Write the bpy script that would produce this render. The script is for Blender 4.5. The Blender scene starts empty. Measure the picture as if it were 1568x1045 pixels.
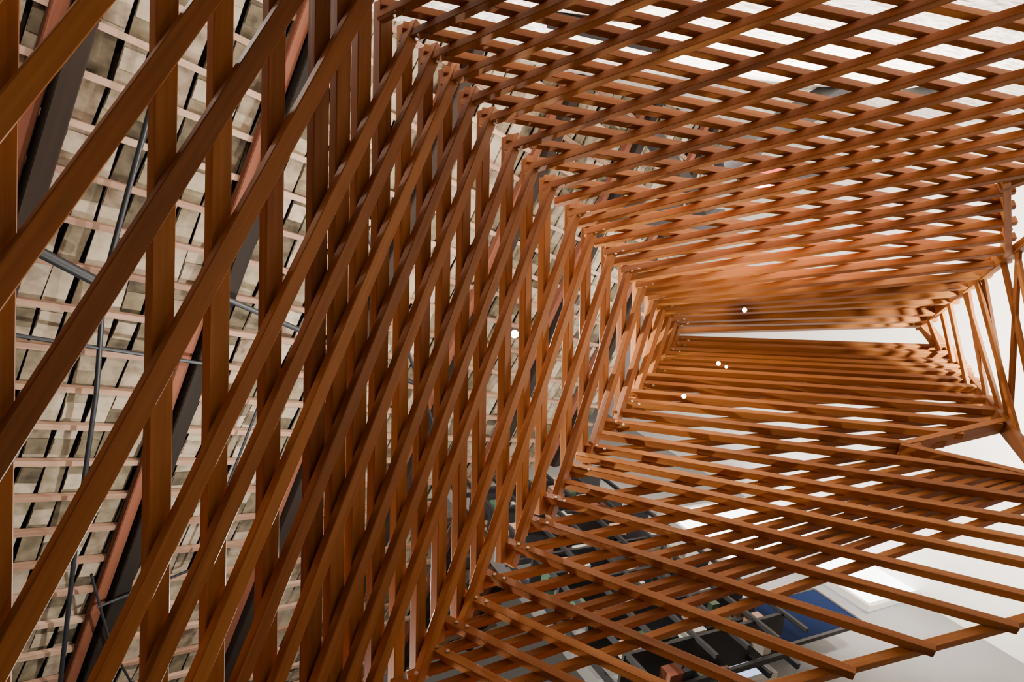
import bpy, bmesh, math, random
from mathutils import Vector, Matrix
random.seed(7)
sc = bpy.context.scene
FX = 1045.0; CX = 784.0; CY = 522.5      # optics expressed on a 1568x1045 grid (2352x1568 / 1.5)
EYE = Vector((0, 0, 1.6))
U = Vector((-.45, .25, -.857)).normalized()
ex = Vector((1, 0, 0)); Xw = (ex - ex.dot(U) * U).normalized(); Yw = U.cross(Xw)
R = Matrix((Xw, Yw, U))
def W(v): return EYE + R @ v                       # survey frame -> world
def ray(px, py): return Vector(((px - CX) / FX, -(py - CY) / FX, -1.0))

cam_d = bpy.data.cameras.new('camera'); cam = bpy.data.objects.new('camera', cam_d)
sc.collection.objects.link(cam); sc.camera = cam
cam_d.sensor_width = 36; cam_d.lens = 24.0; cam_d.clip_start = .05; cam_d.clip_end = 200
cam.matrix_world = Matrix.Translation(EYE) @ R.to_4x4()

# ---------------------------------------------------------------- materials
def mat(name, col, rough=.5, metal=0, emit=None, es=0, spec=.5):
    m = bpy.data.materials.new(name); m.use_nodes = True
    b = m.node_tree.nodes['Principled BSDF']
    b.inputs['Base Color'].default_value = (*col, 1); b.inputs['Roughness'].default_value = rough
    b.inputs['Metallic'].default_value = metal; b.inputs['Specular IOR Level'].default_value = spec
    if emit: b.inputs['Emission Color'].default_value = (*emit, 1); b.inputs['Emission Strength'].default_value = es
    return m
def varied(name, stops, rough=.5, scale=(2, 40, 1), isl=.7, bump=.15, coords='UV', nscale=1.0, spec=.4):
    m = mat(name, stops[0], rough, spec=spec); nt = m.node_tree; N = nt.nodes; L = nt.links
    b = N['Principled BSDF']
    tc = N.new('ShaderNodeTexCoord'); mp = N.new('ShaderNodeMapping'); mp.inputs['Scale'].default_value = scale
    L.new(tc.outputs[coords], mp.inputs['Vector'])
    no = N.new('ShaderNodeTexNoise'); no.inputs['Scale'].default_value = nscale; no.inputs['Detail'].default_value = 6
    geo = N.new('ShaderNodeNewGeometry')
    off = N.new('ShaderNodeVectorMath'); off.operation = 'MULTIPLY_ADD'
    cmb = N.new('ShaderNodeCombineXYZ')
    for i in range(3): L.new(geo.outputs['Random Per Island'], cmb.inputs[i])
    L.new(cmb.outputs[0], off.inputs[0]); off.inputs[1].default_value = (37, 61, 23); L.new(mp.outputs[0], off.inputs[2])
    L.new(off.outputs[0], no.inputs['Vector'])
    mx = N.new('ShaderNodeMix'); mx.data_type = 'FLOAT'; mx.inputs[0].default_value = isl
    L.new(no.outputs['Fac'], mx.inputs[2]); L.new(geo.outputs['Random Per Island'], mx.inputs[3])
    cr = N.new('ShaderNodeValToRGB')
    cr.color_ramp.elements[0].position = .15; cr.color_ramp.elements[1].position = .85
    cr.color_ramp.elements[0].color = (*stops[0], 1); cr.color_ramp.elements[1].color = (*stops[-1], 1)
    for k, c in enumerate(stops[1:-1]):
        e = cr.color_ramp.elements.new(.15 + .7 * (k + 1) / (len(stops) - 1)); e.color = (*c, 1)
    L.new(mx.outputs[0], cr.inputs[0]); L.new(cr.outputs[0], b.inputs['Base Color'])
    bp = N.new('ShaderNodeBump'); bp.inputs['Strength'].default_value = bump; bp.inputs['Distance'].default_value = .01
    L.new(no.outputs['Fac'], bp.inputs['Height']); L.new(bp.outputs[0], b.inputs['Normal'])
    return m
WOOD = varied('cedar_wood', [(.15, .048, .010), (.28, .098, .020), (.42, .168, .038)], .55, (1.5, 45, 1), .45, spec=.25)
TILE = varied('clay_roof_tile', [(.04, .034, .024), (.18, .15, .10), (.42, .36, .27), (.12, .085, .055)], .9, (9, 9, 1), .6, .5, spec=.1)
BATT = varied('batten_wood', [(.16, .08, .05), (.36, .22, .15), (.48, .34, .25)], .7, (2, 30, 1), .5)
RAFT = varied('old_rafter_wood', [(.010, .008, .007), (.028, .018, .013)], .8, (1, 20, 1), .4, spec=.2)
REDB = varied('red_brown_board', [(.12, .04, .022), (.22, .08, .045)], .7, (1, 20, 1), .4, spec=.2)  # lit-side tone for the rafter strips, also used on rack boxes
WHITE = varied('white_plaster', [(.76, .73, .68), (.85, .83, .79)], .9, (1, 1, 1), .0, .1, 'Object')
GREYW = varied('grey_plaster', [(.15, .15, .15), (.24, .235, .23)], .9, (1, 1, 1), .0, .1, 'Object')
FLOORM = varied('floor_concrete', [(.16, .12, .09), (.24, .18, .14)], .7, (1, 1, 1), .0, .1, 'Object')
STEEL = mat('grey_blue_steel', (.03, .035, .042), .45, .4)
BLACK = mat('black_steel', (.012, .012, .014), .6, .2)
FRAME = mat('window_frame_paint', (.5, .48, .45), .6)
BOLT = mat('bolt_steel', (.7, .66, .6), .3, 1)
NAVY = mat('navy_cloth', (.006, .012, .04), .95, spec=.05)
RED = mat('red_sign', (.6, .015, .03), .5)
BULB = mat('lamp_glow', (1, 1, 1), .5, 0, (1, .82, .6), 60)
PANE = mat('daylight_pane', (.9, .93, .97), .3, 0, (.95, .97, 1.0), 6)
PANEB = mat('blue_daylight_pane', (.6, .7, .9), .3, 0, (.5, .62, 1.0), 1.6)
BRICK = mat('whitewashed_brick', (.6, .55, .48), .9)
nt = BRICK.node_tree; bt = nt.nodes.new('ShaderNodeTexBrick'); tc = nt.nodes.new('ShaderNodeTexCoord')
bt.inputs['Scale'].default_value = 1; bt.inputs['Brick Width'].default_value = .24; bt.inputs['Row Height'].default_value = .08
bt.inputs['Mortar Size'].default_value = .012
bt.inputs['Color1'].default_value = (.70, .64, .58, 1); bt.inputs['Color2'].default_value = (.5, .42, .36, 1); bt.inputs['Mortar'].default_value = (.75, .72, .68, 1)
nt.links.new(tc.outputs['UV'], bt.inputs['Vector']); nt.links.new(bt.outputs['Color'], nt.nodes['Principled BSDF'].inputs['Base Color'])
bp = nt.nodes.new('ShaderNodeBump'); n2_ = nt.nodes.new('ShaderNodeTexNoise'); n2_.inputs['Scale'].default_value = 9
nt.links.new(tc.outputs['UV'], n2_.inputs['Vector'])
nt.links.new(n2_.outputs['Fac'], bp.inputs['Height']); bp.inputs['Strength'].default_value = 1; bp.inputs['Distance'].default_value = .06
nt.links.new(bp.outputs[0], nt.nodes['Principled BSDF'].inputs['Normal'])

# ---------------------------------------------------------------- mesh helpers
class MB:
    def __init__(s): s.v = []; s.f = []; s.uv = []; s.m = []
    def box(s, c, a, b, n, la, lb, ln, mi=0):
        i0 = len(s.v)
        for sa in (-1, 1):
            for sb in (-1, 1):
                for sn in (-1, 1):
                    s.v.append(W(c + a * (sa * la / 2) + b * (sb * lb / 2) + n * (sn * ln / 2)))
        def uvof(k, ax):
            sa, sb, sn = (k >> 2) & 1, (k >> 1) & 1, k & 1
            if ax == 'n': return (sa * la, sb * lb)
            if ax == 'b': return (sa * la, sn * ln + lb)
            return (sn * ln, sb * lb)
        for q, ax in (((0, 4, 6, 2), 'n'), ((1, 3, 7, 5), 'n'), ((0, 1, 5, 4), 'b'), ((2, 6, 7, 3), 'b'), ((0, 2, 3, 1), 'a'), ((4, 5, 7, 6), 'a')):
            s.f.append([i0 + k for k in q]); s.uv.append([uvof(k, ax) for k in q]); s.m.append(mi)
    def bar(s, p, q, n, wd, th, off=0, ext=0, mi=0):
        d = (q - p); L = d.length
        if L < .02: return
        d /= L; b = n.cross(d).normalized(); nn = d.cross(b).normalized()
        if nn.dot(n) < 0: nn = -nn
        s.box((p + q) / 2 + nn * off, d, b, nn, L + 2 * ext, wd, th, mi)
    def obj(s, name, mats, parent=None, bevel=0):
        me = bpy.data.meshes.new(name); me.from_pydata([tuple(v) for v in s.v], [], s.f)
        ul = me.uv_layers.new(name='UVMap'); k = 0
        for u in s.uv:
            for t in u: ul.data[k].uv = t; k += 1
        for m in mats: me.materials.append(m)
        for i, p in enumerate(me.polygons): p.material_index = s.m[i]
        bm = bmesh.new(); bm.from_mesh(me); bmesh.ops.recalc_face_normals(bm, faces=bm.faces); bm.to_mesh(me); bm.free()
        o = bpy.data.objects.new(name, me); sc.collection.objects.link(o)
        if parent: o.parent = parent
        if bevel:
            md = o.modifiers.new('bevel', 'BEVEL'); md.width = bevel; md.segments = 1
        return o
def empty(name):
    o = bpy.data.objects.new(name, None); sc.collection.objects.link(o); return o
def interp(tab, x):
    tab = sorted(tab)
    if x <= tab[0][0]: return tab[0][1]
    for (a, va), (b, vb) in zip(tab, tab[1:]):
        if x <= b: return va + (vb - va) * (x - a) / (b - a)
    return tab[-1][1]
class Pl:
    def __init__(s, w):
        s.w = w
        A, B, C = s.at(300, 300), s.at(900, 350), s.at(500, 800)
        n = (B - A).cross(C - A).normalized()
        if n.dot(A) > 0: n = -n
        s.n = n
    def at(s, x, y): return ray(x, y) / s.w(x, y)
def inside(poly, x, y):
    r = False; j = len(poly) - 1
    for i in range(len(poly)):
        xi, yi = poly[i]; xj, yj = poly[j]
        if (yi > y) != (yj > y) and x < (xj - xi) * (y - yi) / (yj - yi) + xi: r = not r
        j = i
    return r

PL = Pl(lambda x, y: .5 - .000323 * x)
PU = Pl(lambda x, y: .164 + .0003 * (500 - y))
PD = Pl(lambda x, y: .164 + .000254 * (y - 515))
PR = Pl(lambda x, y: .165 + .00025 * (x - 1410))

def Uy(x): return 15 + (x - 595) * 1.079
def Ly(x): return 1010 + (650 - x) * 1.256
canopy = empty('timber_lattice_canopy')
JX = [265, 350, 431, 499, 532, 563, 595, 628, 660, 690, 720, 748, 785, 815, 842, 880, 905, 935, 960, 982, 1000, 1013, 1023, 1031, 1037]
# ---- left face
v_ = MB(); d_ = MB()
for i, x in enumerate([12] + JX):
    w_ = PL.w(x, 0); dl = 25 * (w_ / .4) ** 2
    p = PL.at(x, max(Uy(x), -330)); q = PL.at(x - dl, min(Ly(x - dl), 1400))
    if x == 12: p = PL.at(12, -300); q = PL.at(-8, 1350)
    v_.bar(p, q, PL.n, .082 if x < 600 else .07, .05, -.036, .04)
sl = [(265, 1.15), (354, 1.22), (431, 1.37), (499, 1.55), (560, 1.8), (613, 2.0), (662, 2.2), (705, 2.4), (745, 2.6), (785, 2.7), (840, 2.75), (900, 3), (1000, 3.2)]
for x in [175, 265, 350, 431, 499, 563] + [q for q in JX if q > 600]:
    y = Uy(x); m = interp(sl, x)
    t = 4
    while t < 2200 and inside([(-330, -800), (0, -800), (1060, 500), (1060, 505), (640, 1030), (340, 1400), (-330, 1400)], x - t / m, y + t): t += 4
    d_.bar(PL.at(x, y), PL.at(x - t / m, y + t), PL.n, .074 if x < 600 else .062, .045, .025, .05)
v_.obj('post_slats', [WOOD], canopy, .004); d_.obj('diagonal_slats', [WOOD], canopy, .004)
# ---- upper right face
a_ = MB(); b_ = MB()
polyU = [(-200, -900), (1800, -900), (1800, 190), (1537, 278), (1540, 385), (1410, 492), (1044, 502), (590, 12), (-200, -840)]
sA = [(560, -.5), (650, -.45), (720, -.4), (785, -.35), (840, -.3), (900, -.23), (960, -.17), (1000, -.1), (1035, -.02)]
sB = [(300, .2), (499, .22), (595, .22), (720, .18), (840, .13), (900, .09), (960, .05), (1000, .025), (1035, .0)]
def cast(poly, x, y, m, xs=6, xmax=1750):
    t = xs
    while x + t < xmax and inside(poly, x + t, y + t * m): t += 4
    return x + t, y + t * m
JR = []
for i, x in enumerate(JX):
    JR.append(x)
    if 840 < x < 1020: JR.append((x + JX[i + 1]) / 2)
for x in [q for q in JR if q > 490]:
    X, Y = cast(polyU, x, Uy(x), interp(sA, x))
    a_.bar(PU.at(x, Uy(x)), PU.at(X, Y), PU.n, .041, .055, .028, .05)
for x in [-180, -80, 0, 80, 150, 220, 290, 345, 395, 440, 480, 520, 555] + [q for q in JR if q in JX[6:] or q > 950]:
    X, Y = cast(polyU, x + 4, Uy(x), interp(sB, x))
    b_.bar(PU.at(x, Uy(x)), PU.at(X, Y), PU.n, .038, .055, -.028, .04)
a_.obj('upper_face_slats_front', [WOOD], canopy, .003); b_.obj('upper_face_slats_back', [WOOD], canopy, .003)
# ---- lower right face
c_ = MB(); e_ = MB()
polyD = [(1040, 508), (1435, 525), (1535, 650), (1385, 690), (1800, 785), (1800, 890), (1568, 955), (1265, 1035), (1000, 1110), (900, 1500), (200, 1700), (640, 1020)]
sC = [(400, .62), (650, .55), (700, .5), (735, .45), (775, .4), (820, .32), (860, .25), (900, .18), (960, .1), (1000, .06), (1036, .035)]
sE = [(300, -.4), (600, -.34), (700, -.28), (800, -.2), (900, -.1), (1000, .0), (1036, .03)]
for x in [400, 450, 500, 545, 580, 615] + JR[8:]:
    X, Y = cast(polyD, x + 6, Ly(x), interp(sC, x), 10)
    c_.bar(PD.at(x, Ly(x)), PD.at(X, Y), PD.n, .046, .055, .028, .05)
for x in [150, 210, 270, 330, 380, 430, 475, 520, 560, 600, 635] + [q for q in JR if q in JX[8:] or q > 950]:
    X, Y = cast(polyD, x + 8, Ly(x), interp(sE, x), 10)
    e_.bar(PD.at(x, Ly(x)), PD.at(X, Y), PD.n, .038, .055, -.028, .04)
c_.obj('lower_face_slats_front', [WOOD], canopy, .003); e_.obj('lower_face_slats_back', [WOOD], canopy, .003)
# ---- edge beams and gable fan
g_ = MB()
for (x1, y1, x2, y2, P) in [(1040, 502, 1412, 491, PU), (1405, 496, 1543, 384, PU), (1541, 392, 1537, 272, PU), (1532, 280, 1700, 222, PU), (1430, 520, 1640, 778, PD), (1410, 492, 1437, 527, PR), (1380, 688, 1540, 650, PD), (1380, 690, 1800, 788, PD)]:
    g_.bar(P.at(x1, y1), P.at(x2, y2), P.n, .045, .12, 0, .02)
g_.bar(PD.at(1000, 1098), PD.at(1800, 884), PD.n, .05, .055, -.028, .03)
g_.obj('edge_beams', [WOOD], canopy, .003)
f_ = MB()
for (x1, y1, x2, y2) in [(1425, 480, 1442, 533), (1440, 468, 1458, 550), (1458, 455, 1487, 588), (1480, 437, 1512, 618), (1505, 420, 1548, 665), (1475, 440, 1538, 650),
        (1500, 422, 1575, 700), (1535, 395, 1610, 740), (1555, 380, 1640, 780), (1560, 378, 1545, 660), (1600, 345, 1575, 700)]:
    f_.bar(PR.at(x1, y1), PR.at(x2, y2), PR.n, .038, .03, random.choice((0, .035)), .03)
f_.bar(PR.at(1410, 492), PR.at(1640, 320), PR.n, .06, .07, 0, .03)
f_.obj('gable_fan_slats', [WOOD], canopy, .003)
# ---- bolts
bo = MB()
for x in JX[3:]:
    for P, yy in ((PU, Uy(x)), (PD, Ly(x))):
        c0 = P.at(x, yy); dr = (P.at(x + 40, yy + (-16 if P is PU else 16)) - c0).normalized()
        for j in (.04, .10):
            c = c0 + dr * j + P.n * .058
            b = P.n.cross(dr).normalized()
            bo.box(c, dr, b, P.n, .014, .014, .008); bo.box(c, (dr + b).normalized(), (dr - b).normalized(), P.n, .014, .014, .008)
bo.obj('bolts', [BOLT], canopy)

# ---------------------------------------------------------------- tiled roof
d1 = Vector((.814, -.17, -1)).normalized()
d2 = Vector((.405, .914, .175)); d2 = (d2 - d2.dot(d1) * d1).normalized()
nr = d1.cross(d2).normalized(); P0 = ray(300, 500) * 6.0
if nr.dot(P0) > 0: nr = -nr
roof = empty('tiled_roof')
t_ = MB(); bt_ = MB(); SP = .34; TW = .18
def roofpt(s, t, o=0): return P0 + d1 * s + d2 * t + nr * o
for j in range(-15, 14):
    t = j * SP
    for i in range(-23, 39):
        s = i * TW + random.uniform(-.014, .014)
        c = roofpt(s, t + SP / 2, -.03 + random.uniform(-.008, .008))
        a = (d1 + d2 * random.uniform(-.06, .06) + nr * random.uniform(-.04, .07)).normalized()
        b = (d2 + nr * .08).normalized(); b = (b - b.dot(a) * a).normalized()
        t_.box(c, a, b, a.cross(b), TW * .84, SP * 1.02, .016)
        if random.random() < .6:
            t_.box(c + b * (SP * random.choice((-.12, .1, .2))) + nr * .012, a, b, a.cross(b), TW * .8, SP * .45, .012)
    bt_.bar(roofpt(-4.2, t), roofpt(7, t), nr, .05, .05, 0.015)
t_.obj('tiles', [TILE], roof); bt_.obj('battens', [BATT], roof)
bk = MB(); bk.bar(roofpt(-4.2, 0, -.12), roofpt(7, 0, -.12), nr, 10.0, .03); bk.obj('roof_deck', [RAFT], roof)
r_ = MB()
for k in range(-2, 5):
    s = k * 1.55 + .1
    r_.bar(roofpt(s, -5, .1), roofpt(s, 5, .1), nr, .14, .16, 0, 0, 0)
    r_.bar(roofpt(s - .14, -5, .06), roofpt(s - .14, 5, .06), nr, .1, .09, 0, 0, 1)  # strip carries the rafter's lit side as colour, the dark bar its shade
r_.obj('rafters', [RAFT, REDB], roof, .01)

def tube(name, pts, rad, m, parent=None):
    cu = bpy.data.curves.new(name, 'CURVE'); cu.dimensions = '3D'; cu.bevel_depth = rad; cu.bevel_resolution = 3
    sp = cu.splines.new('POLY'); sp.points.add(len(pts) - 1)
    for i, p in enumerate(pts): sp.points[i].co = (*W(p), 1)
    cu.materials.append(m); o = bpy.data.objects.new(name, cu); sc.collection.objects.link(o)
    if parent: o.parent = parent
    return o
def onroof(x, y, o=.2):
    r = ray(x, y); k = (P0 + nr * o).dot(nr) / r.dot(nr); return r * k
trs = empty('steel_roof_bracing')
tube('conduit', [onroof(245, 60), onroof(235, 150), onroof(205, 260), onroof(160, 430), onroof(148, 600), onroof(120, 800), onroof(92, 1050)], .02, STEEL, trs)
tube('tie_rod_a', [onroof(20, 365, .25), onroof(155, 435, .25)], .04, STEEL, trs)
tube('tie_rod_b', [onroof(340, 455, .25), onroof(480, 515, .25), onroof(640, 590, .25)], .025, STEEL, trs)
tube('tie_rod_c', [onroof(150, 930, .25), onroof(300, 870, .25), onroof(420, 560, .25)], .014, STEEL, trs)
tube('cable', [onroof(140, 880, .25), onroof(170, 990, .25), onroof(220, 1080, .25)], .012, STEEL, trs)
tube('tie_rod_d', [onroof(560, 350, .3), onroof(660, 640, .3), onroof(740, 900, .3)], .02, STEEL, trs)
tube('tie_rod_e', [onroof(0, 510, .2), onroof(330, 560, .2)], .016, STEEL, trs)

# ---------------------------------------------------------------- room shell
nW = Vector((.885, 0, -.465)).normalized(); nW = (nW - nW.dot(U) * U).normalized()
nB = U.cross(nW).normalized()
if nB.y < 0: nB = -nB
def hit(n, D, x, y): r = ray(x, y); return r * (D / r.dot(n))
def wallslab(name, n, D, s0, s1, h0, h1, m, th=.15):
    side = U.cross(n).normalized()
    mb = MB(); c = n * (D + th / 2) + side * ((s0 + s1) / 2) + U * ((h0 + h1) / 2)
    mb.box(c, side, U, n, abs(s1 - s0), h1 - h0, th); return mb.obj(name, [m])
sideW = U.cross(nW).normalized(); sgn = 1 if sideW.dot(nB) > 0 else -1
DR, DB, DF = 8.2, 1.3, 4.3
wallslab('wall_right', nW, DR, sgn * (-DF - .15), sgn * (DB + .15), -1.6, 16, WHITE)
sideB = U.cross(nB).normalized(); sg2 = 1 if sideB.dot(nW) > 0 else -1
wallslab('wall_back', nB, DB, sg2 * -7, sg2 * DR, -1.6, 16, BRICK)
sideF = U.cross(-nB).normalized(); sg3 = 1 if sideF.dot(nW) > 0 else -1
wallslab('wall_front', -nB, DF, sg3 * 3.6, sg3 * DR, -1.6, 16, GREYW)
fl = MB(); fl.box(U * -1.66 + nW * .5 - nB * 1.5, nW, nB, U, 16, 8, .12); fl.obj('floor', [FLOORM])

def pane(name, n, D, x, y, w, h, m):
    c = hit(n, D - .08, x, y); side = U.cross(n).normalized(); mb = MB()
    mb.box(c, side, U, n, w, h, .03, 0)
    for sx in (-1, 1): mb.box(c + side * (sx * w / 2), side, U, n, .05, h + .05, .08, 1)
    for sy in (-1, 1): mb.box(c + U * (sy * h / 2), side, U, n, w, .05, .07, 1)
    return mb.obj(name, [m, FRAME])
pane('window_1', -nB, DF, 1150, 812, 2.0, 1.5, PANE)
pane('window_2', -nB, DF, 1330, 880, 1.4, 1.0, PANE)
pane('window_3', -nB, DF, 1090, 1020, 1.0, .6, PANEB)
pane('window_4', nW, DR, 1260, 190, .5, .35, PANEB)
nb = MB(); cc = hit(-nB, DF - .45, 1205, 950); sF = U.cross(-nB).normalized()
nb.box(cc, sF, U, nB, 1.5, .6, .03, 0)
for sx in (-1, 1): nb.box(cc + sF * sx * .75, sF, U, nB, .03, .6, .04, 1)
for sy in (-1, 1): nb.box(cc + U * sy * .3, sF, U, nB, 1.5, .03, .04, 1)
nb.obj('navy_banner_panel', [NAVY, BLACK])

rk = MB()
c0 = hit(-nB, DF - .6, 925, 880)
for i in range(6):
    rk.box(c0 + sF * ((i - 2.5) * .34), U, sF, nB, 3.4, .035, .05, 0)
    rk.box(c0 + sF * ((i - 2.5) * .34) + nB * .35, U, sF, nB, 3.4, .03, .04, 0)
for i in range(15):
    rk.box(c0 + U * ((i - 7) * .24) + nB * .15, sF, U, nB, 1.75, .03, .4 if i % 2 else .05, 0)
for i in range(160):
    p = c0 + sF * random.uniform(-.8, .8) + U * (round(random.uniform(-7, 6)) * .24 + .09) + nB * random.uniform(0, .3)
    rk.box(p, sF, U, nB, random.uniform(.05, .2), random.uniform(.05, .16), .12, random.choice((1, 2, 0, 3, 4, 1)))
rk.obj('storage_rack', [BLACK, BATT, mat('pale_box', (.4, .4, .36)), mat('green_box', (.04, .08, .05)), REDB])

tb = MB()
for (x1, y1, x2, y2, dd, r) in [(1100, 250, 1300, 130, 6.8, .2), (840, 30, 1010, 70, 5.2, .12), (1380, 150, 1500, 130, 6.0, .1), (1130, 290, 1330, 250, 7, .15), (930, 330, 1100, 345, 8, .35), (1000, 210, 1080, 330, 7.2, .15)]:
    tb.bar(ray(x1, y1) * dd, ray(x2, y2) * dd, nW, r, r, 0, 0)
tb.obj('steel_roof_beam', [BLACK])
sg = MB(); sg.bar(ray(1140, 278) * 6.3, ray(1215, 266) * 6.3, nW, .16, .04); sg.obj('exit_sign', [RED])

# ---------------------------------------------------------------- lamps
def bulb(px, py, d, r=.03):
    bm = bmesh.new(); bmesh.ops.create_uvsphere(bm, u_segments=16, v_segments=10, radius=r)
    me = bpy.data.meshes.new('bulb'); bm.to_mesh(me); bm.free(); me.materials.append(BULB)
    o = bpy.data.objects.new('pendant_bulb', me); sc.collection.objects.link(o); o.location = W(ray(px, py) * d)
    return o
bulb(1140, 475, 5.0, .016); bulb(1100, 557, 4.9, .015); bulb(1112, 562, 5.0, .011); bulb(1047, 607, 4.6, .015); bulb(788, 512, 6.0, .035)
def point(p, e, col, r=.15, name='bulb_and_fill_light'):
    ld = bpy.data.lights.new(name, 'POINT'); ld.energy = e; ld.color = col; ld.shadow_soft_size = r
    o = bpy.data.objects.new(name, ld); sc.collection.objects.link(o); o.location = W(p); return o
def fill_spot(p, tgt, e, col, size=110):  # added spots that brighten the walls behind the slats, not real fixtures
    ld = bpy.data.lights.new('wall_fill_spot', 'SPOT'); ld.energy = e; ld.color = col; ld.shadow_soft_size = .1
    ld.spot_size = math.radians(size); ld.spot_blend = .6
    o = bpy.data.objects.new('wall_fill_spot', ld); sc.collection.objects.link(o); o.location = W(p)
    o.rotation_euler = (W(tgt) - W(p)).to_track_quat('-Z', 'Y').to_euler()
warm = (1, .76, .48); neu = (1, .92, .82)
point(Vector((3.0, -.3, -1.0)), 30, warm, .2)  # added warm fill out of frame to brighten the slats, no fixture
point(ray(1140, 475) * 4.9, 20, warm, .01)
point(ray(1047, 607) * 4.5, 10, warm, .01)
fill_spot(Vector((4.6, .2, -4.4)), hit(nW, DR, 1480, 520), 1900, neu, 130)
fill_spot(Vector((3.4, -1.0, -5.0)), hit(nW, DR, 1300, 620), 900, neu, 120)
fill_spot(Vector((2.3, .8, -6.4)), hit(nB, DB, 1250, 60), 2200, neu, 140)
fill_spot(Vector((.9, 1.3, -5.6)), hit(nB, DB, 850, 40), 200, neu, 140)
point(ray(788, 512) * 5.6, 320, neu, .03, 'roof_lamp_and_fill')
point(ray(380, 1150) * 3.6, 70, neu, .1, 'roof_lamp_and_fill')  # added fill below the frame to light the tiles
point(ray(560, 900) * 5.0, 420, neu, .04, 'roof_lamp_and_fill')  # added fill brightening the tiles behind the lattice
point(ray(150, -150) * 3.6, 32, neu, .1, 'roof_lamp_and_fill')  # added fill above the frame for the upper tiles
w = bpy.data.worlds.new('world'); sc.world = w; w.use_nodes = True
w.node_tree.nodes['Background'].inputs[0].default_value = (1, .85, .7, 1); w.node_tree.nodes['Background'].inputs[1].default_value = .09
